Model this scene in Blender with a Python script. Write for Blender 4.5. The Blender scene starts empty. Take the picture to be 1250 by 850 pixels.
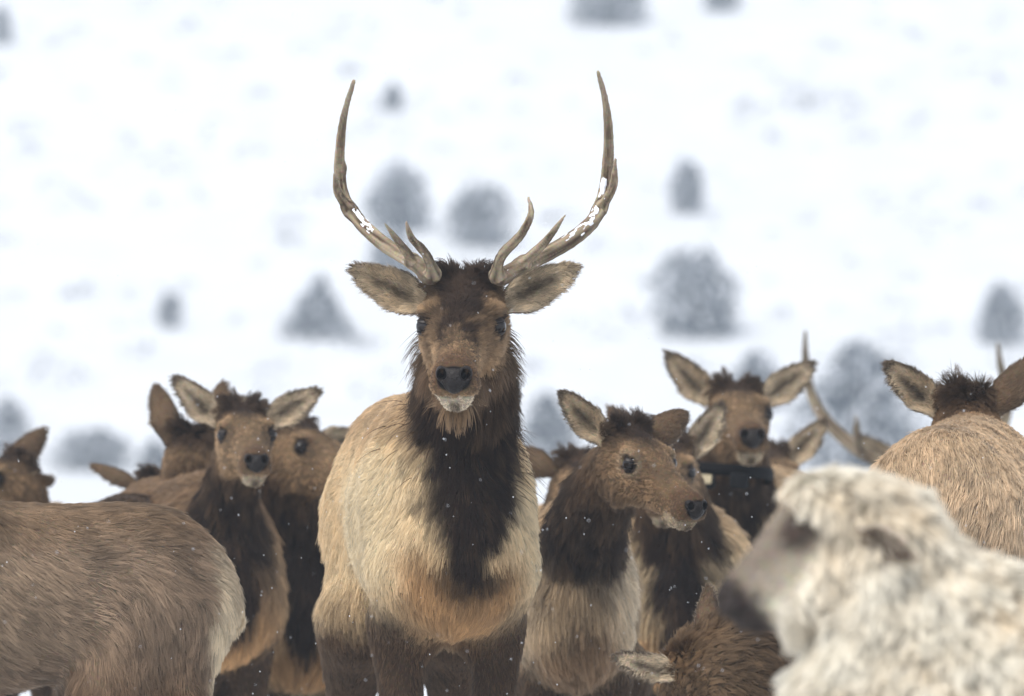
import bpy, math, time
import numpy as np
from mathutils import Matrix, Vector
T0 = time.time()
S = bpy.context.scene
COL = S.collection
rng = np.random.default_rng(7)

# ------------------------------------------------------------------ camera, sky, sun, exposure
CAM_Z = 1.30
LENS, SENSOR = 300.0, 36.0
FPX = LENS / SENSOR * 1250.0            # focal length in photograph pixels
HORIZON_PX = 494.0
PITCH = math.atan((HORIZON_PX - 425.0) / FPX)
FOCUS = 20.95
HAZE = 0.0010
cam = bpy.data.cameras.new('camera')
cam.lens = LENS; cam.sensor_width = SENSOR; cam.sensor_fit = 'HORIZONTAL'
cam.clip_start = 0.5; cam.clip_end = 3000
cam.dof.use_dof = True; cam.dof.focus_distance = FOCUS; cam.dof.aperture_fstop = 5.5
camo = bpy.data.objects.new('camera', cam); COL.objects.link(camo)
camo.location = (0, 0, CAM_Z); camo.rotation_euler = (math.pi / 2 + PITCH, 0, 0)
S.camera = camo

SUN_EL, SUN_AZ = math.radians(58), math.radians(222)
world = bpy.data.worlds.new('World'); S.world = world; world.use_nodes = True
nt = world.node_tree; nt.nodes.clear()
sky = nt.nodes.new('ShaderNodeTexSky'); sky.sky_type = 'NISHITA'; sky.sun_disc = False
sky.sun_elevation = SUN_EL; sky.sun_rotation = SUN_AZ; sky.altitude = 1800; sky.air_density = 1.0; sky.dust_density = 3.0
hs = nt.nodes.new('ShaderNodeHueSaturation'); hs.inputs['Saturation'].default_value = 0.30
bg = nt.nodes.new('ShaderNodeBackground'); bg.inputs['Strength'].default_value = 0.115
wo = nt.nodes.new('ShaderNodeOutputWorld')
nt.links.new(sky.outputs[0], hs.inputs['Color']); nt.links.new(hs.outputs[0], bg.inputs['Color']); nt.links.new(bg.outputs[0], wo.inputs['Surface'])
sl = bpy.data.lights.new('sun', 'SUN'); sl.energy = 1.5; sl.angle = math.radians(25); sl.color = (1, 0.95, 0.88)
so = bpy.data.objects.new('sun', sl); COL.objects.link(so)
# sun behind the camera's left shoulder, veiled by cloud
sd = Vector((math.sin(SUN_AZ) * math.cos(SUN_EL), math.cos(SUN_AZ) * math.cos(SUN_EL), math.sin(SUN_EL)))
so.rotation_euler = (-sd).to_track_quat('-Z', 'Y').to_euler(); so.location = sd * 80
S.view_settings.view_transform = 'Standard'; S.view_settings.look = 'None'
S.view_settings.gamma = 1.0; S.view_settings.use_curve_mapping = False
S.view_settings.exposure = 1.07
S.render.engine = 'CYCLES'
S.cycles.use_denoising = True
S.cycles.max_bounces = 8; S.cycles.diffuse_bounces = 3; S.cycles.glossy_bounces = 2
S.cycles.transmission_bounces = 4; S.cycles.transparent_max_bounces = 8; S.cycles.volume_bounces = 1
S.cycles.use_adaptive_sampling = True; S.cycles.adaptive_threshold = 0.02
S.cycles_curves.shape = 'RIBBONS'; S.cycles_curves.subdivisions = 2

CP, SP = math.cos(PITCH), math.sin(PITCH)
def at(px, py, d):
    """world point seen at photograph pixel (px,py) at depth d along the lens axis"""
    x = (px - 625.0) / FPX * d; v = -(py - 425.0) / FPX * d
    return np.array([x, CP * d - SP * v, CAM_Z + SP * d + CP * v])
def topix(P):
    P = np.asarray(P, float) - np.array([0, 0, CAM_Z])
    d = P[..., 1] * CP + P[..., 2] * SP; v = -P[..., 1] * SP + P[..., 2] * CP
    return np.stack([625 + P[..., 0] / d * FPX, 425 - v / d * FPX, d], -1)

# ------------------------------------------------------------------ helpers
def lin(r, g, b):
    c = np.array([r, g, b], float) / 255.0
    return np.where(c <= 0.04045, c / 12.92, ((c + 0.055) / 1.055) ** 2.4)
def nrm(v):
    v = np.asarray(v, float); return v / np.maximum(np.linalg.norm(v, axis=-1, keepdims=True), 1e-9)
def sstep(a, b, x):
    t = np.clip((x - a) / (b - a), 0, 1); return t * t * (3 - 2 * t)
def _hash(ix, iy, iz, seed):
    h = (ix.astype(np.uint32) * np.uint32(374761393) + iy.astype(np.uint32) * np.uint32(668265263) + iz.astype(np.uint32) * np.uint32(2147483647) + np.uint32(seed * 974711 & 0xffffffff))
    h = (h ^ (h >> np.uint32(13))) * np.uint32(1274126177); h = h ^ (h >> np.uint32(16))
    return (h & np.uint32(0xffff)).astype(np.float64) / 65535.0
def noise(P, freq, seed=0):
    """value noise in -1..1"""
    Q = np.asarray(P, float) * freq + 1000.0; I = np.floor(Q).astype(np.int64); f = Q - I; f = f * f * (3 - 2 * f)
    r = 0
    for dx in (0, 1):
        wx = f[..., 0] if dx else 1 - f[..., 0]
        for dy in (0, 1):
            wy = f[..., 1] if dy else 1 - f[..., 1]
            for dz in (0, 1):
                wz = f[..., 2] if dz else 1 - f[..., 2]
                r = r + wx * wy * wz * _hash(I[..., 0] + dx, I[..., 1] + dy, I[..., 2] + dz, seed)
    return r * 2 - 1
def noise3(P, freq, seed=0):
    return np.stack([noise(P, freq, seed), noise(P, freq, seed + 11), noise(P, freq, seed + 23)], -1)

# ---- signed distance shapes, smooth union, surface nets
def ell(c, r, M=None, k=0.05, **kw): return dict(t='e', c=np.array(c, float), r=np.array(r, float), M=M, k=k, **kw)
def cap(a, b, ra, rb, sx=1.0, k=0.05, **kw): return dict(t='c', a=np.array(a, float), b=np.array(b, float), ra=ra, rb=rb, sx=sx, k=k, **kw)
def sdf(p, P):
    if p['t'] == 'e':
        q = P - p['c']
        if p['M'] is not None: q = q @ p['M']          # columns of M are the axes
        r = p['r']; k0 = np.linalg.norm(q / r, axis=-1); k1 = np.linalg.norm(q / (r * r), axis=-1)
        return k0 * (k0 - 1) / np.maximum(k1, 1e-6)
    a, b = p['a'], p['b']; ab = b - a; L2 = ab @ ab
    q = P - a
    t = np.clip((q @ ab) / L2, 0, 1)
    w = q - t[..., None] * ab
    if p['sx'] != 1.0:
        ax = p.get('ax', np.array([1., 0, 0])); wx = w @ ax
        w = w + (wx * (1 / p['sx'] - 1))[..., None] * ax
    return np.linalg.norm(w, axis=-1) - (p['ra'] + (p['rb'] - p['ra']) * t)
def prim_box(p):
    if p['t'] == 'e':
        m = np.full(3, p['r'].max()) if p['M'] is not None else p['r']
        return p['c'] - m, p['c'] + m
    m = max(p['ra'], p['rb']) * max(1, p['sx'])
    return np.minimum(p['a'], p['b']) - m, np.maximum(p['a'], p['b']) + m
def field(prims, lo, hi, h, F=None):
    n = np.ceil((hi - lo) / h).astype(int) + 1
    if F is None: F = np.full(n, 0.3)
    ax = [lo[i] + h * np.arange(n[i]) for i in range(3)]
    for p in prims:
        k = p['k']; bl, bh = prim_box(p); m = k + 2.5 * h
        i0 = np.clip(np.floor((bl - m - lo) / h).astype(int), 0, n); i1 = np.clip(np.ceil((bh + m - lo) / h).astype(int) + 1, 0, n)
        if np.any(i1 <= i0): continue
        sl_ = tuple(slice(i0[j], i1[j]) for j in range(3))
        G = np.stack(np.meshgrid(*[ax[j][sl_[j]] for j in range(3)], indexing='ij'), -1)
        d = sdf(p, G); A = F[sl_]
        if p.get('sub'):
            d = -d; hh = np.clip(0.5 - 0.5 * (A - d) / k, 0, 1) if k > 0 else 0
            F[sl_] = np.maximum(A, d) if k <= 0 else A * (1 - hh) + d * hh + k * hh * (1 - hh)
        else:
            hh = np.clip(0.5 + 0.5 * (d - A) / k, 0, 1)
            F[sl_] = d * (1 - hh) + A * hh - k * hh * (1 - hh)
    return F
_C = np.array([[i, j, k] for i in (0, 1) for j in (0, 1) for k in (0, 1)])
_E = [(a, b) for a in range(8) for b in range(a + 1, 8) if np.abs(_C[a] - _C[b]).sum() == 1]
def nets(F, lo, h):
    n = np.array(F.shape); neg = F < 0
    cnt = sum(neg[c[0]:n[0] - 1 + c[0], c[1]:n[1] - 1 + c[1], c[2]:n[2] - 1 + c[2]].astype(np.int8) for c in _C)
    act = (cnt > 0) & (cnt < 8); idx = np.argwhere(act)
    V8 = np.stack([F[idx[:, 0] + c[0], idx[:, 1] + c[1], idx[:, 2] + c[2]] for c in _C], 1)
    s = np.zeros((len(idx), 3)); m = np.zeros(len(idx))
    for a, b in _E:
        x = (V8[:, a] < 0) != (V8[:, b] < 0); den = V8[:, a] - V8[:, b]
        t = np.where(x, V8[:, a] / np.where(np.abs(den) < 1e-12, 1, den), 0)
        s += np.where(x[:, None], _C[a] + t[:, None] * (_C[b] - _C[a]), 0); m += x
    V = lo + h * (idx + s / m[:, None])
    ID = np.full(act.shape, -1); ID[act] = np.arange(len(idx))
    quads = []
    for ax in range(3):
        o1, o2 = (ax + 1) % 3, (ax + 2) % 3
        A = np.moveaxis(neg, ax, 0); e = A[:-1] != A[1:]; e = np.moveaxis(e, 0, ax)
        q = np.argwhere(e); q = q[(q[:, o1] > 0) & (q[:, o2] > 0) & (q[:, o1] < n[o1] - 1) & (q[:, o2] < n[o2] - 1)]
        u1 = np.zeros(3, int); u1[o1] = 1; u2 = np.zeros(3, int); u2[o2] = 1
        c = [ID[tuple((q - v).T)] for v in (u1 * 0, u1, u1 + u2, u2)]
        Q = np.stack(c, 1); flip = ~neg[tuple(q.T)]
        Q[flip] = Q[flip][:, ::-1]; quads.append(Q)
    Q = np.concatenate(quads); Q = Q[(Q >= 0).all(1)]
    return V, Q
def vnormals(V, Q):
    fn = np.cross(V[Q[:, 2]] - V[Q[:, 0]], V[Q[:, 3 if Q.shape[1] > 3 else 1]] - V[Q[:, 1 if Q.shape[1] > 3 else 0]])
    if Q.shape[1] == 3: fn = -fn
    N = np.zeros_like(V)
    for k in range(Q.shape[1]): np.add.at(N, Q[:, k], fn)
    return nrm(N)

def mesh_obj(name, V, faces, mat, parent=None, color=None, smooth=True, loc=None):
    me = bpy.data.meshes.new(name)
    faces = np.asarray(faces); k = faces.shape[1]
    me.vertices.add(len(V)); me.vertices.foreach_set('co', np.ascontiguousarray(V, np.float32).ravel())
    me.loops.add(faces.size); me.loops.foreach_set('vertex_index', faces.ravel().astype(np.int32))
    me.polygons.add(len(faces)); me.polygons.foreach_set('loop_start', np.arange(0, faces.size, k, dtype=np.int32))
    if smooth: me.polygons.foreach_set('use_smooth', np.ones(len(faces), bool))
    if color is not None:
        a = me.attributes.new('coat', 'FLOAT_COLOR', 'POINT')
        a.data.foreach_set('color', np.concatenate([color, np.ones((len(V), 1))], 1).astype(np.float32).ravel())
    me.update(calc_edges=True)
    o = bpy.data.objects.new(name, me); COL.objects.link(o); me.materials.append(mat)
    if parent: o.parent = parent
    return o
def curves_obj(name, P, rad, col, mat, parent=None):
    """P strands x points x 3"""
    n, m = P.shape[:2]
    hc = bpy.data.hair_curves.new(name); hc.add_curves([m] * n)
    hc.attributes['position'].data.foreach_set('vector', np.ascontiguousarray(P, np.float32).ravel())
    ra = hc.attributes.get('radius') or hc.attributes.new('radius', 'FLOAT', 'POINT')
    ra.data.foreach_set('value', np.ascontiguousarray(rad, np.float32).ravel())
    ca = hc.attributes.new('coat', 'FLOAT_COLOR', 'POINT')
    ca.data.foreach_set('color', np.concatenate([col, np.ones(col.shape[:2] + (1,))], -1).astype(np.float32).ravel())
    o = bpy.data.objects.new(name, hc); COL.objects.link(o); hc.materials.append(mat)
    if parent: o.parent = parent
    return o
def tag(o, label=None, cat=None, group=None, kind=None):
    if label: o['label'] = label
    if cat: o['category'] = cat
    if group: o['group'] = group
    if kind: o['kind'] = kind
    return o
def empty(name, loc=(0, 0, 0)):
    o = bpy.data.objects.new(name, None); COL.objects.link(o); o.location = loc; o.empty_display_size = 0.2
    return o

# ------------------------------------------------------------------ materials
def mat_new(name):
    m = bpy.data.materials.new(name); m.use_nodes = True; t = m.node_tree; t.nodes.clear()
    out = t.nodes.new('ShaderNodeOutputMaterial'); return m, t, out
def mat_hair(name, rough=0.45, radial=0.5):
    m, t, out = mat_new(name)
    at_ = t.nodes.new('ShaderNodeAttribute'); at_.attribute_name = 'coat'
    h = t.nodes.new('ShaderNodeBsdfHairPrincipled'); h.parametrization = 'COLOR'; h.model = 'CHIANG'
    h.inputs['Roughness'].default_value = rough; h.inputs['Radial Roughness'].default_value = radial
    h.inputs['Random Roughness'].default_value = 0.1
    d = t.nodes.new('ShaderNodeBsdfDiffuse'); mx = t.nodes.new('ShaderNodeMixShader'); mx.inputs[0].default_value = 0.82
    t.links.new(at_.outputs['Color'], h.inputs['Color']); t.links.new(at_.outputs['Color'], d.inputs['Color'])
    t.links.new(h.outputs[0], mx.inputs[1]); t.links.new(d.outputs[0], mx.inputs[2]); t.links.new(mx.outputs[0], out.inputs[0])
    return m
def mat_skin(name):
    m, t, out = mat_new(name)
    at_ = t.nodes.new('ShaderNodeAttribute'); at_.attribute_name = 'coat'
    b = t.nodes.new('ShaderNodeBsdfPrincipled'); b.inputs['Roughness'].default_value = 0.8
    b.inputs['Specular IOR Level'].default_value = 0.15
    tc = t.nodes.new('ShaderNodeTexCoord'); n = t.nodes.new('ShaderNodeTexNoise'); n.inputs['Scale'].default_value = 120; n.inputs['Detail'].default_value = 4
    t.links.new(tc.outputs['Object'], n.inputs['Vector'])
    mx = t.nodes.new('ShaderNodeMix'); mx.data_type = 'RGBA'; mx.blend_type = 'MULTIPLY'; mx.inputs['Factor'].default_value = 0.5
    t.links.new(at_.outputs['Color'], mx.inputs['A']); t.links.new(n.outputs['Color'], mx.inputs['B'])
    t.links.new(mx.outputs['Result'], b.inputs['Base Color']); t.links.new(b.outputs[0], out.inputs[0])
    return m
def mat_plain(name, col, rough=0.5, spec=0.5, scale=60, var=0.35, bump=0.0, bscale=200, coat=0.0, stretch=None, col2=None):
    m, t, out = mat_new(name)
    b = t.nodes.new('ShaderNodeBsdfPrincipled'); b.inputs['Roughness'].default_value = rough; b.inputs['Specular IOR Level'].default_value = spec
    b.inputs['Coat Weight'].default_value = coat
    tc = t.nodes.new('ShaderNodeTexCoord'); n = t.nodes.new('ShaderNodeTexNoise'); n.inputs['Scale'].default_value = scale; n.inputs['Detail'].default_value = 5
    mp = t.nodes.new('ShaderNodeMapping')
    if stretch: mp.inputs['Scale'].default_value = stretch
    t.links.new(tc.outputs['Object'], mp.inputs['Vector']); t.links.new(mp.outputs[0], n.inputs['Vector'])
    r = t.nodes.new('ShaderNodeValToRGB'); c = np.array(col); c2 = np.array(col2) if col2 is not None else c * (1 + var)
    r.color_ramp.elements[0].position = 0.3; r.color_ramp.elements[1].position = 0.7
    r.color_ramp.elements[0].color = (*(c * (1 - var)), 1); r.color_ramp.elements[1].color = (*np.minimum(c2, 1), 1)
    t.links.new(n.outputs['Fac'], r.inputs[0]); t.links.new(r.outputs[0], b.inputs['Base Color'])
    if bump:
        n2 = t.nodes.new('ShaderNodeTexNoise'); n2.inputs['Scale'].default_value = bscale; n2.inputs['Detail'].default_value = 6
        t.links.new(mp.outputs[0], n2.inputs['Vector'])
        bp = t.nodes.new('ShaderNodeBump'); bp.inputs['Strength'].default_value = bump; bp.inputs['Distance'].default_value = 0.004
        t.links.new(n2.outputs['Fac'], bp.inputs['Height']); t.links.new(bp.outputs[0], b.inputs['Normal'])
    t.links.new(b.outputs[0], out.inputs[0]); return m
M_FUR = mat_hair('fur'); M_SKIN = mat_skin('hide')
M_WOOL = mat_hair('wool', 0.6, 0.8)
M_EYE = mat_plain('eye_brown', lin(24, 16, 13), 0.07, 0.4, 40, 0.3, coat=0.0)
M_LID = mat_plain('eyelid_skin', lin(38, 30, 27), 0.45, 0.4, 300, 0.3, 0.2, 500)
M_NOSE = mat_plain('wet_nose', lin(30, 25, 23), 0.34, 0.22, 250, 0.3, 1.0, 170)
M_HOOF = mat_plain('hoof', lin(35, 30, 27), 0.5)
M_ANT = mat_skin('antler_bone')
M_SNOWP = mat_plain('settled_snow', (0.86, 0.88, 0.92), 0.6, 0.2, 90, 0.04, 0.5, 160)

# ------------------------------------------------------------------ fur
def grow(name, V, Q, A, dens, rad, parent, origin, mat, seed=0, m=6, clump=0.016, cull=True, minview=-0.35, cw=0.75, top=.86):
    """strands rooted on the faces Q; A holds per-vertex col, tip, len, lift, flow, den, wild"""
    g = np.random.default_rng(seed + 99)
    Tq = np.concatenate([Q[:, [0, 1, 2]], Q[:, [0, 2, 3]]]) if Q.shape[1] == 4 else Q
    a, b, c = V[Tq[:, 0]], V[Tq[:, 1]], V[Tq[:, 2]]
    fn = np.cross(b - a, c - a); area = 0.5 * np.linalg.norm(fn, axis=1); fnn = nrm(fn)
    w = area * A['den'][Tq].mean(1)
    if cull:
        cen = (a + b + c) / 3; view = nrm(np.array([0, 0, CAM_Z]) - cen); facing = (fnn * view).sum(1)
        px = topix(cen); inside = (px[:, 0] > -90) & (px[:, 0] < 1340) & (px[:, 1] > -60) & (px[:, 1] < 930)
        w = w * np.where(facing > minview, 1.0, 0.12) * np.where(inside, 1.0, 0.12)
    n = int(w.sum() * dens)
    if n < 5: return None
    cdf = np.cumsum(w); f = np.searchsorted(cdf, g.random(n) * cdf[-1]); f = np.minimum(f, len(Tq) - 1)
    r1 = np.sqrt(g.random(n)); r2 = g.random(n); bc = np.stack([1 - r1, r1 * (1 - r2), r1 * r2], 1)
    I = Tq[f]
    def ip(x): return (x[I] * (bc[..., None] if x.ndim > 1 else bc)).sum(1)
    root = ip(V); N = nrm(ip(A['N'])); col = ip(A['col']); tip = ip(A['tip']); L = ip(A['len']); lift = ip(A['lift']); wild = ip(A['wild'])
    fl = ip(A['flow']); fl = nrm(fl - (fl * N).sum(1, keepdims=True) * N)
    # broad and fine whorls so the coat lies unevenly
    fl = nrm(fl + 0.50 * noise3(root, 8, seed) + (0.14 * np.clip(L / .03, .2, 1) + 1.1 * wild)[:, None] * noise3(root, 38, seed + 3)); fl = nrm(fl - .85 * (fl * N).sum(1, keepdims=True) * N)
    L = L * (0.7 + 0.55 * g.random(n)) * (1 + 0.25 * noise(root, 26, seed + 5))
    lf = np.clip(lift + 0.10 * np.clip(L / .03, 0, 1) * noise(root, 30, seed + 8) + wild * 0.3 * g.random(n), 0.03, 0.97)[:, None]
    d0 = nrm(fl * (1 - lf) + N * lf + 0.10 * g.normal(size=(n, 3)))
    t = np.linspace(0, 1, m)[None, :, None]
    bend = (fl * 0.35 - N * 0.22 * (1 - lf) + np.array([0, 0, -0.16])) 
    P = root[:, None] - N[:, None] * 0.002 + L[:, None, None] * (t * d0[:, None] + t * t * bend[:, None])
    # wisps: strands of one cell bend to one leader
    J = np.floor((root + 0.5 * clump * noise3(root, 1.1 / clump, seed + 14)) / clump).astype(np.int64)
    key = (J[:, 0] * 73856093) ^ (J[:, 1] * 19349663) ^ (J[:, 2] * 83492791)
    _, first, inv = np.unique(key, return_index=True, return_inverse=True)
    lead = first[inv]; ok = np.linalg.norm(root - root[lead], axis=1) < 3 * clump
    cwt = np.where(ok, cw * (0.6 + 0.5 * g.random(n)), 0)[:, None, None] * t ** 1.3
    P = P + (P[lead] - P) * np.clip(cwt, 0, 0.92)
    P = P + 0.0022 * g.normal(size=(n, 1, 3)) * t
    ctone = g.random(len(first))[inv]
    tone = 0.74 + 0.34 * g.random(n) + 0.40 * (ctone - 0.5)
    tone = tone * (1 + .20 * noise(root, 20, seed + 31) + .16 * noise(root, 55, seed + 33))
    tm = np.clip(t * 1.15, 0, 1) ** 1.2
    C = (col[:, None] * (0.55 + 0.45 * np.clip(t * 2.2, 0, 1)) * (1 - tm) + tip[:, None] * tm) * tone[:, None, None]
    C = C * np.minimum(1, top / np.maximum(C.max(-1, keepdims=True), 1e-6))
    R = rad * (0.8 + 0.4 * g.random((n, 1))) * (1 - 0.8 * t[..., 0] ** 1.6)
    return curves_obj(name, P - origin, R, np.clip(C, 0.002, 0.95), mat, parent)

def rotz_frame(yaw):
    f = np.array([math.sin(yaw), -math.cos(yaw), 0]); u = np.array([0, 0, 1.]); return np.stack([np.cross(f, u), f, u], 1)
def head_frame(yaw, pitch, roll):
    f = np.array([math.sin(yaw) * math.cos(pitch), -math.cos(yaw) * math.cos(pitch), -math.sin(pitch)])
    x = nrm(np.cross(f, [0, 0, 1.])); u = np.cross(x, f); c, s = math.cos(roll), math.sin(roll)
    return np.stack([c * x + s * u, f, c * u - s * x], 1)
def xf(prims, R, s, o, tagname):
    out = []
    for p in prims:
        p = dict(p); p['k'] = p['k'] * s; p.setdefault('tag', tagname)
        if p['t'] == 'e':
            p['c'] = o + R @ (p['c'] * s); p['r'] = p['r'] * s; p['M'] = R if p['M'] is None else R @ p['M']
        else:
            p['a'] = o + R @ (p['a'] * s); p['b'] = o + R @ (p['b'] * s); p['ra'] *= s; p['rb'] *= s
            p['ax'] = R @ p.get('ax', np.array([1., 0, 0]))
        out.append(p)
    return out

def elk_body_prims(fat=1.0):
    P = [ell((0, 0.06, 1.0), (0.255 * fat, 0.56, 0.285), k=.1, tag='torso'),
         ell((0, 0.40, 1.01), (0.225 * fat, 0.28, 0.30), k=.1, tag='torso'),
         ell((0, -0.46, 1.03), (0.225 * fat, 0.34, 0.25), k=.12, tag='torso'),
         cap((0, 0.34, 1.21), (0, -0.55, 1.16), 0.085, 0.10, k=.12, tag='torso'),
         cap((0, -0.68, 1.10), (0, -0.80, 0.96), 0.06, 0.030, k=.05, tag='rump'),
         ell((0, -0.66, 0.98), (0.17, 0.14, 0.20), k=.08, tag='rump'),
         ell((0, 0.58, 0.90), (0.13, 0.12, 0.17), k=.1, tag='chest')]
    for s in (-1, 1):
        P += [cap((s * .105 * fat, .34, 1.10), (s * .125 * fat, .50, .88), .12 * fat, .105 * fat, k=.09, tag='torso'),
              cap((s * .125 * fat, .50, .88), (s * .125 * fat, .38, .72), .10 * fat, .072, k=.08, tag='fleg'),
              cap((s * .125, .38, .74), (s * .105, .41, .42), .064, .046, k=.05, tag='fleg'),
              cap((s * .115, .41, .42), (s * .115, .40, .13), .042, .030, k=.03, tag='fleg'),
              cap((s * .115, .40, .13), (s * .115, .45, .05), .033, .036, k=.03, tag='fleg'),
              cap((s * .085 * fat, -.52, 1.0), (s * .135 * fat, -.40, .72), .160 * fat, .115 * fat, k=.1, tag='hleg'), cap((s * .10 * fat, -.62, .95), (s * .125 * fat, -.64, .66), .125 * fat, .075, k=.08, tag='hleg'),
              cap((s * .135, -.42, .72), (s * .13, -.69, .50), .105, .05, k=.07, tag='hleg'),
              cap((s * .13, -.69, .50), (s * .13, -.63, .13), .042, .030, k=.03, tag='hleg'),
              cap((s * .13, -.63, .13), (s * .13, -.57, .05), .033, .036, k=.03, tag='hleg')]
    return P
EYE = np.array([0.083, 0.110, 0.004])
def elk_head_prims(wide=1.0):
    w = wide
    P = [ell((0, 0.0, 0.0), (.088 * w, .105, .082), k=.04),
         ell((0, .09, -.02), (.082 * w, .09, .072), k=.04),
         cap((0, .08, -.012), (0, .345, -.050), .066, .041, sx=1.0 * w, k=.05),
         cap((0, .03, -.072), (0, .31, -.090), .053, .028, sx=.86 * w, k=.04),
         ell((0, .372, -.050), (.048 * w, .036, .041), k=.025),
         cap((0, .28, -.112), (0, .350, -.108), .026, .024, sx=1.3, k=.012)]
    for s in (-1, 1):
        P += [ell((s * .066 * w, .096, .034), (.026, .036, .018), k=.02),
              ell((s * .047 * w, .045, -.070), (.028, .080, .062), k=.04),
              ell((s * .045, -.035, .075), (.026, .026, .024), k=.02),
              ell((s * .033, .355, -.074), (.020, .036, .022), k=.02)]
    P.append(dict(ell((0, .352, -.0925), (.06, .042, .0028), k=.004), sub=True))
    for s in (-1, 1):
        P.append(dict(ell((s * .088 * w, .112, .003), (.021, .024, .021), k=.008), sub=True))
        P.append(dict(ell((s * .028, .410, -.040), (.0105, .034, .0125), k=.004), sub=True))
    return P
def nose_prims(w=1.0):
    P = [ell((0, .390, -.047), (.034 * w, .025, .024), k=.01), ell((0, .396, -.064), (.018, .017, .019), k=.016)]
    for s in (-1, 1):
        P.append(ell((s * .026 * w, .388, -.039), (.014, .022, .017), k=.010))
    for s in (-1, 1):
        P.append(dict(ell((s * .0255 * w, .409, -.039), (.0105, .034, .0125), k=.003), sub=True))
        P.append(dict(cap((s * .028 * w, .410, -.044), (s * .034 * w, .402, -.058), .0065, .003, k=.003), sub=True))
    return P

def ear_build(root, name, base, a, o, L, W, pal, dens, rad, seed, origin):
    a = nrm(a); o = nrm(o - (o @ a) * a); b = np.cross(a, o)
    nu, nv = 18, 13
    u = np.linspace(0, 1, nu)[:, None]; v = np.linspace(-1, 1, nv)[None]
    w = W * (0.32 + 0.68 * sstep(0, .42, u)) * np.clip(1 - np.clip((u - .25) / .75, 0, 1) ** 1.9, 0, 1) ** .72 + 0.002
    ph = 1.45 - 0.85 * sstep(0, .75, u)
    X = w * np.sin(v * ph) / np.sin(ph); Z = -w * (np.cos(v * ph) - np.cos(ph)) / np.sin(ph) * 0.9
    Y = L * u + 0 * v; Z = Z + 0.10 * L * (u ** 2) - 0.0 * v
    inner = base + Y[..., None] * a + X[..., None] * b + Z[..., None] * o
    inner = inner.reshape(-1, 3)
    q = np.array([[i * nv + j, i * nv + j + 1, (i + 1) * nv + j + 1, (i + 1) * nv + j] for i in range(nu - 1) for j in range(nv - 1)])
    Nn = vnormals(inner, q); sgn = np.sign((Nn @ o).mean()); 
    if sgn < 0: q = q[:, ::-1]; Nn = -Nn
    outer = inner - Nn * 0.006
    V = np.concatenate([inner, outer]); n1 = len(inner)
    rim_i = [j for j in range(nv)] + [i * nv + nv - 1 for i in range(1, nu)] + [(nu - 1) * nv + j for j in range(nv - 2, -1, -1)] + [i * nv for i in range(nu - 2, 0, -1)]
    rq = np.array([[rim_i[k], rim_i[(k + 1) % len(rim_i)], rim_i[(k + 1) % len(rim_i)] + n1, rim_i[k] + n1] for k in range(len(rim_i))])
    if sgn > 0: rq = rq[:, ::-1]
    Q = np.concatenate([q, q[:, ::-1] + n1, rq])
    U = np.broadcast_to(u, (nu, nv)).ravel(); Vv = np.broadcast_to(v, (nu, nv)).ravel()
    edge = sstep(.62, .95, np.abs(Vv)) ; edge = np.maximum(edge, sstep(.80, .97, U)); 
    mid = np.exp(-((Vv + .05) / .26) ** 2) * sstep(.08, .3, U) * (1 - sstep(.60, .88, U))
    nz = 0.5 + 0.5 * noise(inner, 55, seed)
    dk = np.clip(np.maximum(edge * sstep(.25, .6, U) * pal.get('rim', .85), mid * (0.55 + 0.5 * nz)), 0, 1)[:, None]
    ci = pal['ear_in'] * (1 - dk) + pal['ear_dark'] * dk
    co = pal['ear_out'] * (0.75 + 0.4 * (0.5 + 0.5 * noise(inner, 22, seed + 1)))[:, None]
    co = co * (1 - edge[:, None] * .5) + pal['ear_dark'] * edge[:, None] * .5
    col = np.concatenate([ci, co]); N2 = np.concatenate([Nn, -Nn])
    flow_i = a * 0.9 + b * (Vv * 0.9)[:, None]; flow = np.concatenate([flow_i, np.broadcast_to(a, (n1, 3))])
    ln = np.concatenate([0.020 - 0.008 * U, 0.013 + 0 * U]) * L / .2
    ear = mesh_obj('ear', V - origin, Q, M_SKIN, root, col * 0.8)
    A = dict(col=col, tip=col * 1.05, len=ln, lift=np.concatenate([0.30 + .25 * (1 - np.abs(Vv)), 0.25 + 0 * U]), flow=flow, den=np.ones(len(V)), wild=np.full(len(V), .25), N=N2)
    grow('ear_fur', V, Q, A, dens * 1.5, rad * .8, ear, origin, M_FUR, seed, m=4, clump=.007, cull=False)
    return ear

def sphere(c, r, nu=10, nv=16, R=np.eye(3), top=0.0, bot=math.pi):
    th = np.linspace(top, bot, nu)[:, None]; ph = np.linspace(0, 2 * math.pi, nv, endpoint=False)[None]
    P = np.stack([np.sin(th) * np.cos(ph), np.sin(th) * np.sin(ph), np.cos(th) + 0 * ph], -1).reshape(-1, 3) * r
    Q = np.array([[i * nv + j, i * nv + (j + 1) % nv, (i + 1) * nv + (j + 1) % nv, (i + 1) * nv + j] for i in range(nu - 1) for j in range(nv)])[:, ::-1]
    return c + P @ R.T, Q

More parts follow.
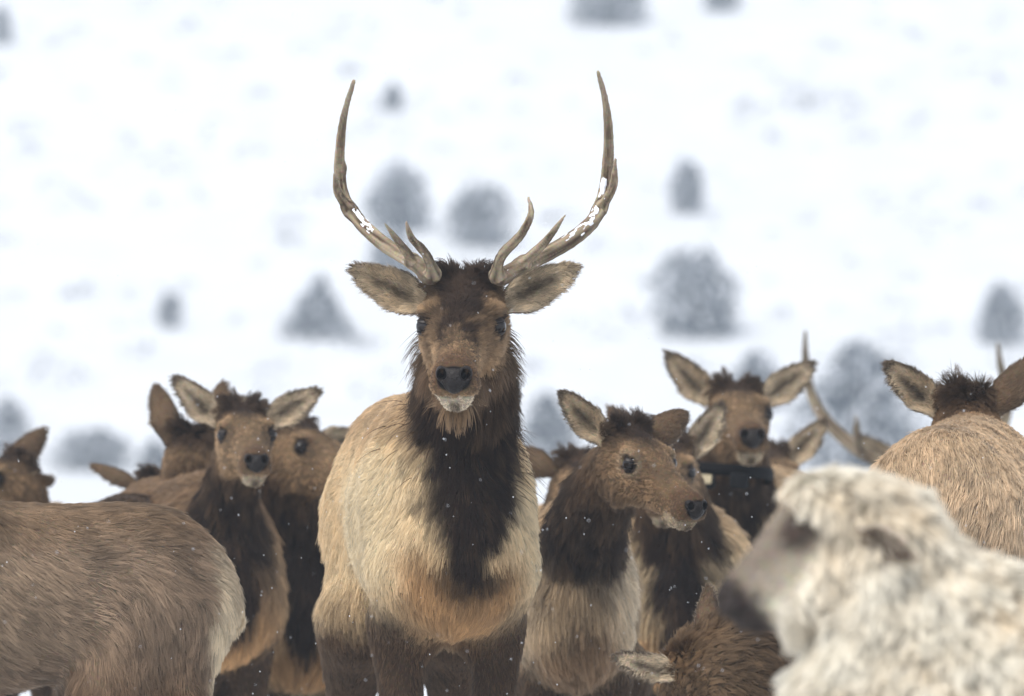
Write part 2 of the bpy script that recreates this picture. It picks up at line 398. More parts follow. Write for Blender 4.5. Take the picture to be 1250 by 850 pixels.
def antler_build(root, name, beam, tines, origin, snow=None, tone=1.0):
    prims = []; lines = []
    def tube(pts, r0, r1, k, n=14):
        pts = np.array(pts, float); t = np.linspace(0, 1, len(pts)); tt = np.linspace(0, 1, n)
        # Catmull-Rom through the given points
        pp = np.vstack([2 * pts[0] - pts[1], pts, 2 * pts[-1] - pts[-2]]); C = []
        for x in tt:
            i = min(int(x * (len(pts) - 1)), len(pts) - 2); f = x * (len(pts) - 1) - i
            a, b, c, d = pp[i:i + 4]
            C.append(0.5 * (2 * b + (c - a) * f + (2 * a - 5 * b + 4 * c - d) * f * f + (3 * b - a - 3 * c + d) * f ** 3))
        C = np.array(C)
        for i in range(n - 1):
            ra = r0 + (r1 - r0) * tt[i] ** 2.0; rb = r0 + (r1 - r0) * tt[i + 1] ** 2.0
            prims.append(cap(C[i], C[i + 1], ra, rb, k=k))
        return C
    C = tube(beam[0], beam[1], beam[2], .0015, 30); lines.append((C, 0.0))
    b0 = np.array(beam[0][0]); prims.append(ell(b0, (.027, .027, .020), k=.012))
    for pts, r0, r1 in tines:
        lines.append((tube(pts, r0, r1, .0015, 16), .3)); prims[-15]['k'] = .02; prims[-14]['k'] = .008
    lo = np.min([prim_box(p)[0] for p in prims], 0) - .02; hi = np.max([prim_box(p)[1] for p in prims], 0) + .02
    h = .0038
    F = field(prims, lo, hi, h); V, Q = nets(F, lo, h)
    N = vnormals(V, Q)
    best = np.full(len(V), 9.0); tt = np.zeros(len(V)); T3 = np.zeros_like(V); off = np.zeros_like(V)
    for q, (Cl, tb) in enumerate(lines):
        for i in range(len(Cl) - 1):
            ab = Cl[i + 1] - Cl[i]; f = np.clip(((V - Cl[i]) @ ab) / (ab @ ab), 0, 1); w = V - Cl[i] - f[:, None] * ab; dd_ = np.linalg.norm(w, axis=1)
            m_ = dd_ < best; best[m_] = dd_[m_]; tt[m_] = (tb + (i + f) / (len(Cl) - 1) * (1 - tb))[m_]; off[m_] = nrm(w[m_])
    st = noise(np.concatenate([off[:, :2] * 1.0, tt[:, None] * 1.6], 1), 4.2, 3) + .6 * noise(np.concatenate([off[:, 1:] * 1.0, tt[:, None] * 3], 1), 7.5, 6)
    V = V + N * (0.0011 * st + 0.0008 * noise(V, 45, 4))[:, None]
    f = np.clip(.48 + .55 * st + .25 * noise(V, 18, 9), 0, 1)[:, None]; colr = lin(84, 68, 54) * (1 - f) + lin(202, 184, 156) * f
    f = sstep(.78, 1.0, tt)[:, None] * .55; colr = colr * (1 - f) + lin(206, 190, 166) * f
    f = sstep(.16, .0, tt)[:, None] * .6; colr = colr * (1 - f) + lin(84, 68, 56) * f
    colr = np.clip(colr * tone, 0, .9)
    o = mesh_obj('antler', V - origin, Q, M_ANT, root, colr)
    if snow is not None:
        sp = []
        g = np.random.default_rng(5)
        C2 = np.concatenate([C[:-1] + (C[1:] - C[:-1]) * f for f in (0, .25, .5, .75)]).reshape(4, -1, 3).transpose(1, 0, 2).reshape(-1, 3)
        for i in range(len(C2) - 1):
            if snow[0] <= i / len(C2) <= snow[1]:
                d = nrm(C2[i + 1] - C2[i]); r = beam[1] + (beam[2] - beam[1]) * (i / len(C2)) ** 2
                for q in range(3):
                    up = np.array([0, -1.0, .35]) + snow[2] * .45 + .35 * g.normal(size=3); up = nrm(up - (up @ d) * d)
                    w_ = g.uniform(.15, 1.0) * (1 if g.random() < .75 else 0.3)
                    c = C2[i] + up * r * .93
                    sp.append(cap(c - d * .006, c + d * .006, .0034 * w_, .0028 * w_, k=.003))
        lo = np.min([prim_box(p)[0] for p in sp], 0) - .02; hi = np.max([prim_box(p)[1] for p in sp], 0) + .02
        V, Q = nets(field(sp, lo, hi, .0025), lo, .0025)
        mesh_obj('snow', V - origin, Q, M_SNOWP, o)
    return o

BASE = dict(torso_top=lin(172, 144, 108), torso=lin(222, 194, 150), torso_pale=lin(246, 226, 186), chest=lin(180, 140, 94), belly=lin(72, 56, 42),
            mane=lin(38, 26, 19), mane2=lin(96, 73, 51), face=lin(146, 118, 86), crown=lin(56, 43, 34), muzzle=lin(112, 86, 62), chin=lin(196, 176, 146),
            leg=lin(86, 66, 48), rump=lin(226, 208, 176), ear_in=lin(228, 208, 178), ear_dark=lin(62, 49, 40), ear_out=lin(118, 96, 74))

def elk(spec):
    sd_ = spec['seed']; s = spec['s']; sh = spec.get('sh', s); pal = dict(BASE); pal.update(spec.get('pal', {}))
    Rb = rotz_frame(math.radians(spec['yaw']))
    chest = at(*spec['chest'])                         # local (0,.60,.97) of the body
    O = chest - Rb @ (np.array([0, .60, .97]) * s)
    root = empty(spec.get('name', 'elk'), tuple(O)); tag(root, spec['label'], 'elk', 'herd of elk')
    FEET.append(O.copy())
    bp = xf(elk_body_prims(spec.get('fat', 1.0)), Rb, s, O, 'torso')
    # head
    hp = None
    Rh = head_frame(*[math.radians(x) for x in spec['hrot']])
    Hc = at(*spec['head']) - Rh @ (np.array([0, .105, .01]) * sh)   # pixel of the point between the eyes
    hw = spec.get('hwide', .94)
    hp = xf(elk_head_prims(hw), Rh, sh, Hc, 'head')
    # neck
    nb = O + Rb @ (np.array([0, .42, 1.02]) * s); ne = Hc + Rh @ (np.array([0, -.03, -.035]) * sh)
    nm = Hc + Rh @ (np.array([0, -.16, -.06]) * sh) * 1.0
    nb = nb + Rb[:, 0] * spec.get('mane_x', 0) * s
    c1 = nb + Rb @ (np.array(spec.get('nk', (0, .14, .16))) * s)
    tt = np.linspace(0, 1, 9)[:, None]
    NK = (1 - tt) ** 3 * ne + 3 * (1 - tt) ** 2 * tt * (0.45 * nm + .55 * (ne * .7 + c1 * .3)) + 3 * (1 - tt) * tt ** 2 * c1 + tt ** 3 * nb
    nr = spec.get('neck', (.080, .088, .140)); tr = np.linspace(0, 1, 9)
    rr = np.interp(tr, [0, .45, 1], nr) * s
    npz = [cap(NK[i], NK[i + 1], rr[i], rr[i + 1], sx=.92, ax=Rb[:, 0], k=.06 * s, tag='neck') for i in range(8)]
    solid = [p for p in hp if not p.get('sub')]; subs = [p for p in hp if p.get('sub')]
    prims = bp + npz + solid + subs
    # body surface, then the head again on a finer grid
    res = spec.get('res', .016); hres = spec.get('hres', .005)
    lo = np.min([prim_box(p)[0] for p in prims], 0) - .06; hi = np.max([prim_box(p)[1] for p in prims], 0) + .06
    V1, Q1 = nets(field(prims, lo, hi, res), lo, res)
    hl = np.min([prim_box(p)[0] for p in solid], 0) - .02; hh = np.max([prim_box(p)[1] for p in solid], 0) + .02
    V2, Q2 = nets(field(prims, hl, hh, hres), hl, hres)
    def inhead(C, mrg): 
        y = (C - Hc) @ Rh[:, 1]
        return np.all((C > hl + res + mrg) & (C < hh - res - mrg), 1) & (y > -.05 * sh + mrg)
    Q1 = Q1[~inhead(V1[Q1].mean(1), .004)]; Q2 = Q2[inhead(V2[Q2].mean(1), -.004)]
    V = np.concatenate([V1, V2]); Q = np.concatenate([Q1, Q2 + len(V1)])
    used = np.unique(Q); mp = np.full(len(V), -1); mp[used] = np.arange(len(used)); V = V[used]; Q = mp[Q]
    N = vnormals(V, Q)
    # region weights
    tags = ['torso', 'rump', 'chest', 'fleg', 'hleg', 'neck', 'head']; D = np.full((len(tags), len(V)), 9.0)
    for p in bp + npz + solid:
        i = tags.index(p['tag']); D[i] = np.minimum(D[i], sdf(p, V))
    W = np.exp(-np.maximum(D, -.02) / (.022 * s)); W /= W.sum(0); W = dict(zip(tags, W))
    Lb = ((V - O) @ Rb) / s; Lh = ((V - Hc) @ Rh) / sh; Nb = N @ Rb; Nh = N @ Rh
    tn = np.zeros(len(V)); bd = np.full(len(V), 9.0); ntan = np.zeros_like(V)
    for i in range(8):
        ab = NK[i + 1] - NK[i]; f = np.clip(((V - NK[i]) @ ab) / (ab @ ab), 0, 1); dd_ = np.linalg.norm(V - NK[i] - f[:, None] * ab, axis=1); m_ = dd_ < bd
        bd[m_] = dd_[m_]; tn[m_] = (i + f[m_]) / 8; ntan[m_] = nrm(ab)
    n1 = noise(V, 7, sd_); n2 = noise(V, 17, sd_ + 1); n3 = noise(V, 45, sd_ + 2)
    def mix(a, b, f): f = np.clip(f, 0, 1)[:, None]; return a * (1 - f) + b * f
    one = np.ones((len(V), 3))
    x, y, z = Lb.T
    # torso
    ct = mix(one * pal['torso'], one * pal['torso_top'], sstep(1.12, 1.26, z + .04 * n1))
    ct = mix(ct, one * pal['torso_pale'], spec.get('pale', .8) * sstep(.06, .2, np.abs(x)) * sstep(.78, .9, z + .03 * n2) * (1 - sstep(1.08, 1.2, z + .05 * n1)) * sstep(-.45, -.1, y + .1 * n1))
    ct = mix(ct, one * pal['chest'], sstep(.42, .60, y + .05 * n2) * (1 - sstep(.84, 1.0, z + .05 * n2)) * (1 - sstep(.1, .2, np.abs(x))))
    ct = mix(ct, one * pal['belly'], 1 - sstep(.67, .75, z + .03 * n2))
    ct = ct * (1 + spec.get('mottle', 1) * (.16 * n2 + .12 * n1))[:, None]
    cr = mix(ct, one * pal['rump'], spec.get('patch', 1) * sstep(-.71, -.765, y - spec.get('patch_y', 0) + .02 * n3))
    cl = mix(one * pal['leg'], ct, sstep(.74, .88, z + .03 * n2)) * (1 + .15 * n2)[:, None]
    ch = mix(one * pal['leg'], ct, sstep(.62, 1.0, z + .05 * n2))
    ch = mix(ch, cr, sstep(-.69, -.76, y - spec.get('patch_y', 0)))
    cn = mix(one * pal['mane'], one * pal['mane2'], .6 * sstep(.0, .6, n3) + .25 * sstep(0, .8, n2))
    cn = mix(cn, one * pal['mane2'], (1 - sstep(.08, .42, tn + .10 * n2)) * .9)
    side = np.abs(x - spec.get('mane_x', 0))
    vmane = (1 - sstep(.0, .10, side - .26 * np.clip(z - .80, 0, .5) + .035 * n2 + .02 * n3)) * sstep(.78, .86, z + .04 * n2)
    cn = mix(cn, ct, sstep(spec.get('mane_end', .72), .98, tn + .05 * n2) * (1 - .9 * vmane))
    ct2 = mix(ct, cn * 0 + mix(one * pal['mane'], one * pal['mane2'], .3 * sstep(.2, .8, n3)), spec.get('vmane', 1) * vmane * sstep(.48, .58, y))
    # head
    hx, hy, hz = Lh.T
    fz = 1 + .14 * noise(V, 40, sd_ + 5) + .12 * n3 + spec.get('facevar', .10) * noise(V, 90, sd_ + 6)
    cf = one * pal['face'] * fz[:, None]
    cf = mix(cf, one * pal['face'] * 1.35, .55 * sstep(.035, .065, np.abs(hx)) * sstep(.02, -.03, hz) * sstep(.10, .16, hy) * sstep(.34, .28, hy))
    cf = mix(cf, one * pal['crown'], .55 * sstep(.022, .010, np.abs(np.abs(hx) - .062 + .10 * np.clip(hy - .12, 0, .2))) * sstep(.12, .14, hy) * sstep(.24, .16, hy) * sstep(-.05, -.01, hz + .1 * hy))
    cf = mix(cf, one * pal['crown'], spec.get('crownf', .9) * sstep(spec.get('crown_y', .19), .03, hy + .03 * n3 + 1.1 * np.abs(hx)) * sstep(-.01, .04, hz) + spec.get('bridge', .5) * sstep(.03, .0, np.abs(hx) - .03) * sstep(.0, .02, hz + .13 * hy + .0) * sstep(.34, .25, hy) * (.6 + .5 * n3))
    cf = mix(cf, one * pal['muzzle'], sstep(.29, .345, hy + .01 * n3) * sstep(-.09, -.06, hz))
    cf = mix(cf, one * pal['chin'], sstep(.265, .30, hy + .01 * n3) * sstep(-.088, -.096, hz))
    cf = mix(cf, one * pal['muzzle'] * .45, sstep(.018, .006, np.abs(hx)) * sstep(.32, .345, hy) * sstep(-.10, -.115, hz) * .8)
    cf = mix(cf, one * pal['mane2'], sstep(.16, .02, hy) * sstep(-.06, -.12, hz))
    eyd = np.minimum(*[np.linalg.norm((Lh - (EYE + np.array([.002, .006, 0])) * np.array([e * hw, 1, 1])) * np.array([1, .85, 1]), axis=1) for e in (-1, 1)])
    pale_eye = spec.get('eyering', .0)
    cf = mix(cf, one * pal['ear_in'] * .8, pale_eye * sstep(.055, .03, eyd))
    cf = mix(cf, one * lin(42, 32, 27), sstep(spec.get('eyedark', .037), .022, eyd + .008 * noise(V, 60, 3)))
    cf = mix(cf, one * lin(20, 16, 16), sstep(1.05, .9, np.linalg.norm((Lh - np.array([0, .405, -.05])) / np.array([.040 * hw, .034, .030]), axis=1)))
    col = sum(W[k][:, None] * c for k, c in (('torso', ct2), ('rump', cr), ('chest', ct2), ('fleg', cl), ('hleg', ch), ('neck', cn), ('head', cf)))
    lum = (col @ np.array([.3, .55, .15]))[:, None]; col = np.clip((col * .95 + lum * .05) * (1.0 + .16 * sstep(.03, .2, lum)), .004, 2); col = col * np.minimum(1, .82 / col.max(1, keepdims=True))
    tipk = np.full(len(V), 1.18); tipk -= .3 * sstep(.2, .7, n2) * (W['torso'] + W['hleg']) * spec.get('ticks', 1.0)
    # lengths, lie
    ml = spec.get('mane_len', .048)
    ln_n = ml * (.45 + .55 * sstep(.05, .45, tn)) * (1 - .3 * sstep(.8, 1, tn))
    bl = spec.get('coat', .042)
    ln_h = spec.get('facelen', .009) + spec.get('crownlen', .020) * sstep(.03, -.05, hy) * sstep(.02, .06, hz) + spec.get('tuft', .02) * sstep(.04, -.04, hy) * sstep(.05, .08, hz) * sstep(.06, .03, np.abs(hx)) + .024 * sstep(.20, .04, hy) * sstep(-.07, -.11, hz)
    ln_h = ln_h * (1 - .72 * sstep(.20, .28, hy))
    beard = sstep(.26, .22, hy) * sstep(.06, .12, hy) * sstep(-.105, -.125, hz) * sstep(.035, .02, np.abs(hx))
    ln_h = ln_h + spec.get('beard', 0) * beard
    ln = W['torso'] * bl + W['rump'] * bl * 1.1 + W['chest'] * bl * 1.15 + W['fleg'] * .015 + W['hleg'] * (.018 + .02 * sstep(.6, .9, z)) + W['neck'] * ln_n + W['head'] * ln_h * sh
    lift = .22 * np.ones(len(V)) + W['neck'] * (spec.get('mane_lift', .16) + .25 * sstep(.5, .9, np.abs(Nb[:, 0])) * spec.get('mane_side', 0)) + W['head'] * (.10 + .35 * sstep(.02, -.05, hy) * sstep(.03, .07, hz))
    fl_t = Rb @ np.array([0, -.85, -.45]); fl_l = Rb @ np.array([0, -.15, -1.0])
    flow = (W['torso'] + W['rump'])[:, None] * fl_t + (W['chest'] + W['fleg'] + W['hleg'])[:, None] * fl_l
    flow = flow + W['torso'][:, None] * (sstep(.35, .6, y) * 1.4)[:, None] * fl_l + W['neck'][:, None] * (ntan * 1.0 + np.array([0, 0, -.5])) 
    fh = -Rh[:, 1] * 1.0 + Rh[:, 0] * (np.sign(hx) * .35 * sstep(0, .03, np.abs(hx)))[:, None]
    fh = fh + np.array([0, 0, -1.6]) * (sstep(-.05, -.10, hz) * sstep(.30, .2, hy))[:, None] - Rh[:, 1] * 0
    fh = fh + (Rh[:, 1] * 1.6 - Rh[:, 2] * .2) * (sstep(.06, .0, hy) * sstep(.03, .07, hz))[:, None] * spec.get('fringe', .5)
    flow = nrm(flow + W['head'][:, None] * fh + 1e-4)
    nosed = np.linalg.norm((Lh - np.array([0, .400, -.05])) / np.array([.037 * hw, .03, .030]), axis=1)
    den = 1 - sstep(.029, .025, eyd); den = den * sstep(.95, 1.05, nosed)
    den = den * (1 + .9 * W['head'] + .3 * W['neck'])
    wild = .08 + .35 * W['neck'] * spec.get('mane_wild', .5) + W['head'] * (spec.get('facewild', .0) + .7 * sstep(.03, -.03, hy) * sstep(.03, .07, hz))
    bodyo = mesh_obj('body', V - O, Q, M_SKIN, root, col * .6)
    A = dict(col=col, tip=col * tipk[:, None], len=ln, lift=lift, flow=flow, den=den, wild=wild, N=N)
    dens = spec.get('dens', 40000); rad = spec.get('rad', .0012)
    grow('fur', V, Q, A, dens, rad, bodyo, O, M_FUR, sd_, clump=spec.get('clump', .016), cw=spec.get('cw', .75))
    if spec.get('wisps'):
        # wet locks standing off the neck, and the pale beard under the chin
        wn = W['neck'] * sstep(.35, .8, np.abs(Nb[:, 0])) * sstep(.02, .12, tn) * sstep(.95, .7, tn)
        bd_ = sstep(.24, .27, hy) * sstep(.33, .30, hy) * sstep(-.108, -.120, hz) * sstep(.028, .016, np.abs(hx)) * W['head']
        bd2 = sstep(.02, .06, hy) * sstep(.28, .24, hy) * sstep(-.085, -.11, hz) * W['head']
        tot = (wn + 3.0 * bd_ + 1.2 * bd2 + 1e-6)[:, None]
        wc = (wn[:, None] * np.minimum(col, one * pal['mane2'] * .8) + 3.0 * bd_[:, None] * lin(128, 100, 70) + 1.2 * bd2[:, None] * lin(98, 74, 52)) / tot
        wl = (wn * .060 + 3.0 * bd_ * .050 + 1.2 * bd2 * .055) / tot[:, 0]
        A2 = dict(col=wc, tip=wc * 1.2, len=wl, lift=(wn * .62 + 3.0 * bd_ * .9 + 1.2 * bd2 * .75) / tot[:, 0], flow=nrm(ntan * wn[:, None] + np.array([0, 0, -1.2])), den=wn * .55 + 2.0 * bd_ + .9 * bd2, wild=np.full(len(V), .25), N=N)
        grow('mane', V, Q, A2, 42000, rad * 1.1, bodyo, O, M_FUR, sd_ + 50, m=7, clump=.012, cw=.85)
    # eyes, nose
    for e in (-1, 1):
        c = Hc + Rh @ (np.array([e * .0785 * hw, .112, .003]) * sh); ex = nrm(Rh @ np.array([e * .8, .58, .05]))
        Vv, Qq = sphere(c, .0205 * sh); eo = mesh_obj('eye', Vv - O, Qq, M_EYE, root)
        up = nrm(Rh[:, 2] * 1.0 + ex * -.05); xx = nrm(np.cross(up, ex)); RR = np.stack([xx, np.cross(up, xx), up], 1)
        Vv, Qq = sphere(c, .0226 * sh, 7, 16, RR, 0.0, 1.02); mesh_obj('eyelid', Vv - O, Qq, M_LID, eo)
        Vv, Qq = sphere(c, .0222 * sh, 5, 16, RR, 2.1, math.pi); mesh_obj('eyelid', Vv - O, Qq, M_LID, eo)
    npm = xf(nose_prims(hw), Rh, sh, Hc, 'nose'); ns = [p for p in npm if not p.get('sub')]
    lo = np.min([prim_box(p)[0] for p in ns], 0) - .012; hi = np.max([prim_box(p)[1] for p in ns], 0) + .012
    nh = .003 * sh
    Vn, Qn = nets(field(npm, lo, hi, nh), lo, nh); mesh_obj('nose', Vn - O, Qn, M_NOSE, root)
    # ears
    for e, (a, o) in zip((1, -1), spec['ears']):
        base = Hc + Rh @ (np.array([e * .074 * hw, -.035, spec.get('earz', .024)]) * sh)
        aw = nrm(np.array([a[0], a[2], a[1]], float)); ow = (np.array([0, -1., 0]) if o == 'in' else np.array([0, 1., 0])) + nrm(base - Hc) * .25
        ear_build(root, 'ear', base, aw, ow, spec.get('earL', .205) * sh, spec.get('earW', .045) * sh, pal, dens, rad, sd_ + e, O)
    return root, O, Rb, Rh, Hc
FEET = []

# ------------------------------------------------------------------ the bull in the middle
BULL = dict(seed=1, s=1.02, sh=1.12, yaw=7, fat=.80, coat=.027, chest=(558, 648, 21.15), head=(563, 394, 20.95), hrot=(-3, 13, 0),
            label='bull elk with branching antlers and dark shaggy mane staring straight ahead', name='bull_elk',
            res=.015, hres=.0042, dens=120000, rad=.00075, clump=.013, facelen=.016, mane_len=.060, mane_side=1, mane_lift=.18, mane_wild=.9, beard=.07, tuft=.018, hwide=1.0, wisps=1, crownlen=.012, crownf=.75, neck=(.078, .075, .092), mane_x=-.025, earz=.012, earL=.195, earW=.041, facewild=.16, eyedark=.046, crown_y=.26, bridge=1.3, facevar=.28,
            pal=dict(rim=.4, belly=lin(150, 112, 74), chin=lin(222, 205, 178)), ears=(((-.88, .45, .12), 'in'), ((.88, .47, .12), 'in')))
root, O, Rb, Rh, Hc = elk(BULL)
def px3(pts, d0):
    return [at(a, b, d0 + c) for a, b, c in pts]
LB = px3([(525, 337, .03), (505, 320, .07), (470, 299, .16), (440, 272, .24), (421, 245, .28), (415, 215, .28), (415, 180, .24), (420, 140, .16), (432, 99, .06)], 20.98)
antler_build(root, 'antler', (LB, .0195, .005), [
    (px3([(530, 332, .02), (518, 308, -.05), (502, 290, -.12), (496, 271, -.16)], 20.98), .0125, .003),
    (px3([(505, 320, .07), (490, 300, 0), (470, 273, -.05)], 20.98), .0125, .003),
    (px3([(428, 258, .27), (413, 236, .24), (408, 212, .20)], 20.98), .013, .003),
    (px3([(417, 205, .28), (414, 190, .27), (413, 183, .26)], 20.98), .009, .003)], O, (.30, .50, np.array([.7, 0, .2])))
RB = px3([(611, 338, .03), (640, 323, .07), (686, 300, .16), (722, 272, .24), (736, 242, .28), (741, 210, .28), (743, 170, .24), (739, 125, .15), (730, 88, .06)], 20.98)
antler_build(root, 'antler', (RB, .0205, .005), [
    (px3([(606, 334, .02), (613, 311, -.05), (635, 288, -.12), (648, 262, -.15), (645, 241, -.15)], 20.98), .0135, .003),
    (px3([(636, 323, .07), (664, 297, 0), (690, 263, -.05)], 20.98), .0125, .003),
    (px3([(732, 256, .27), (748, 228, .24), (751, 194, .20)], 20.98), .013, .003)], O, (.25, .60, np.array([-.5, 0, .3])))

# ------------------------------------------------------------------ the herd round the bull
UP = lambda a, o: ((a, o), ((-a[0], a[1], a[2]), (-o[0], o[1], o[2])))
GREY = dict(torso_top=lin(126, 103, 79), torso=lin(134, 113, 92), torso_pale=lin(164, 141, 115), leg=lin(112, 86, 62), belly=lin(112, 80, 52), chest=lin(140, 100, 66))
SOFT = dict(dens=26000, rad=.0017, clump=.020, res=.020, hres=.0065)
HERD = [
 # yearling filling the lower left corner
 dict(seed=21, mottle=1.9, s=.78, patch_y=.025, yaw=-80, chest=(-268, 748, 20.5), head=(-405, 610, 20.3), hrot=(-78, 10, 0), dens=110000, rad=.0008, clump=.016, res=.014, hres=.008, pal=GREY, pale=.5, ticks=1.4, coat=.030, ears=(((-.3, .9, .5), 'out'), ((.5, .8, 0), 'out')),
      label='greyish elk standing side-on at the lower left corner, only flank and cream rump showing'),
 dict(seed=22, s=.90, sh=.92, yaw=14, fat=.82, neck=(.060, .062, .105), mane_len=.034, pal=dict(torso=lin(140, 112, 82), torso_top=lin(120, 95, 70), torso_pale=lin(160, 132, 98)), chest=(278, 712, 24.9), head=(301, 529, 24.6), hrot=(8, 6, 0), ears=(((-.70, .72, .1), 'in'), ((.85, .52, .1), 'in')), **SOFT,
      label='cow elk looking ahead over the back of the greyish elk, both ears spread'),
 dict(seed=23, pal=dict(torso=lin(92, 72, 54), torso_top=lin(84, 66, 50), torso_pale=lin(104, 82, 62)), patch=0, s=.92, yaw=170, chest=(240, 722, 26.3), head=(243, 550, 25.7), hrot=(174, 2, 0), ears=(((.12, 1, 0), 'out'), ((-.25, .97, .1), 'out')), **SOFT,
      label='elk facing away, its dark neck and upright ear half hidden behind the wide-eared cow'),
 dict(seed=24, s=.85, yaw=-20, chest=(195, 772, 26.5), head=(190, 626, 26.2), hrot=(-4, 35, 0), ears=(((-.90, .40, .2), 'out'), ((.9, .1, .4), 'out')), earW=.024, **SOFT,
      label='elk with lowered head, just its crown and one flat ear above the greyish back'),
 dict(seed=25, s=.90, yaw=-40, chest=(-20, 740, 27), head=(-18, 584, 26.9), hrot=(-52, 3, 0), ears=(((.68, .75, .1), 'out'), ((.3, -.3, .9), 'out')), **SOFT,
      label='elk cut off by the left edge of the picture, brown face and one raised ear'),
 dict(seed=26, s=.96, yaw=4, neck=(.068, .070, .115), mane_len=.036, chest=(374, 742, 26.0), head=(388, 550, 25.8), hrot=(38, 8, 14), ears=(((-.8, .60, .1), 'in'), ((.9, .1, .3), 'in')), **SOFT,
      label='elk peering from behind the left flank of the antlered bull, half its face hidden'),
 dict(seed=27, s=.82, sh=.87, yaw=-2, fat=.68, vmane=.35, pal=dict(chest=lin(146, 118, 88), torso=lin(172, 148, 116), torso_pale=lin(220, 202, 172)), mane_end=.74, neck=(.075, .082, .120), chest=(700, 742, 22.9), head=(792, 563, 22.4), hrot=(32, 17, 0), dens=75000, rad=.0010, clump=.014, res=.016, hres=.0048, tuft=.03, pale=.9, eyering=.25, eyedark=.030, mane_len=.055, ears=(((-.66, .76, .05), 'in'), ((.72, .5, .6), 'out')),
      label='young elk looking towards the sheep, tousled crown, standing just right of the antlered bull'),
 dict(seed=34, s=.90, yaw=15, chest=(720, 745, 25.6), head=(716, 598, 25.3), hrot=(12, 18, 0), ears=(((-.92, .38, .1), 'out'), ((.8, .5, .1), 'in')), **SOFT,
      label='elk hidden behind the young elk, a bit of brown ear and neck beside the bull'),
 dict(seed=28, s=.90, yaw=0, chest=(828, 740, 24.8), head=(814, 574, 24.6), hrot=(-4, 10, 0), ears=(((-.6, .8, .1), 'out'), ((.50, .86, .1), 'in')), **SOFT,
      label='dark elk almost hidden behind the young elk, one ear and dark neck showing'),
 dict(seed=29, s=1.02, sh=1.05, yaw=-10, chest=(885, 705, 26.8), head=(905, 503, 26.5), hrot=(5, 3, 0), ears=(((-.66, .75, .1), 'in'), ((.80, .62, .1), 'in')), **SOFT,
      label='elk wearing a black tracking collar, head raised high above the sheep'),
 dict(seed=30, s=.95, yaw=10, chest=(950, 735, 28.2), head=(946, 580, 28), hrot=(10, 8, 0), ears=(((-.6, .7, .1), 'in'), ((.66, .76, .1), 'in')), **SOFT,
      label='elk behind the collared one, only a tan ear showing above the sheep'),
 dict(seed=31, s=1.0, yaw=0, chest=(1130, 765, 30.8), head=(1126, 588, 30.6), hrot=(0, 8, 0), ears=(((-.78, .62, .1), 'in'), ((.8, .6, .1), 'in')), **SOFT, name='bull_elk',
      label='bull elk behind the sheep and a tan back, one antler and an ear showing'),
 dict(seed=32, s=.95, yaw=172, chest=(1195, 667, 22.3), head=(1178, 520, 22.5), hrot=(178, 8, 0), dens=85000, rad=.0009, clump=.013, res=.016, hres=.006, patch=0, tuft=.05, pale=.6, coat=.029,
      ears=(((.62, .78, .05), 'out'), ((-.72, .70, 0), 'in')), pal=dict(crown=lin(86, 68, 52), torso=lin(188, 163, 132), torso_top=lin(182, 156, 124), torso_pale=lin(204, 182, 150), leg=lin(128, 104, 82)),
      label='elk turned away at the right edge, tan rump and back of its spiky head showing'),
 dict(seed=33, s=.86, yaw=-100, earW=.032, chest=(885, 900, 20.0), head=(826, 868, 19.9), hrot=(-135, 50, 22), dens=64000, rad=.0012, clump=.018, res=.016, hres=.006, neck=(.10, .13, .17), mane_len=.05, mane_wild=.8, patch=0,
      pal=dict(torso=lin(84, 68, 53), torso_top=lin(80, 64, 49), torso_pale=lin(92, 75, 58), mane=lin(60, 47, 36), mane2=lin(104, 82, 58), crown=lin(120, 92, 62), face=lin(100, 80, 60)), ears=(((0, 1, .1), 'out'), ((-.95, .26, -.1), 'in')),
      label='elk with head bent low beneath the muzzle of the sheep, one cream ear sticking out'),
]
for sp in HERD:
    if sp['seed'] in (24, 25, 30, 31, 34): sp.update(res=.028, hres=.008)      # little of these shows
ELKS = {}
for sp in HERD:
    ELKS[sp['seed']] = elk(sp); print('elk', sp['seed'], round(time.time() - T0, 1))
# antlers of the far bull
root, O, Rb, Rh, Hc = ELKS[31]
D = 30.6
antler_build(root, 'antler', (px3([(1108, 572, 0), (1070, 562, .05), (1030, 535, .12), (1002, 505, .18), (987, 470, .2), (983, 435, .15), (983, 405, .05)], D), .026, .006), [
    (px3([(1050, 551, .05), (1046, 530, .0), (1045, 508, -.05)], D), .016, .004)], O, None, .7)
antler_build(root, 'antler', (px3([(1148, 572, 0), (1185, 562, .05), (1215, 535, .12), (1228, 505, .18), (1227, 470, .2), (1221, 445, .15), (1218, 420, .05)], D), .026, .006), [
    (px3([(1200, 551, .05), (1204, 530, .0), (1205, 508, -.05)], D), .016, .004)], O, None, .7)
# tracking collar
root, O, Rb, Rh, Hc = ELKS[29]

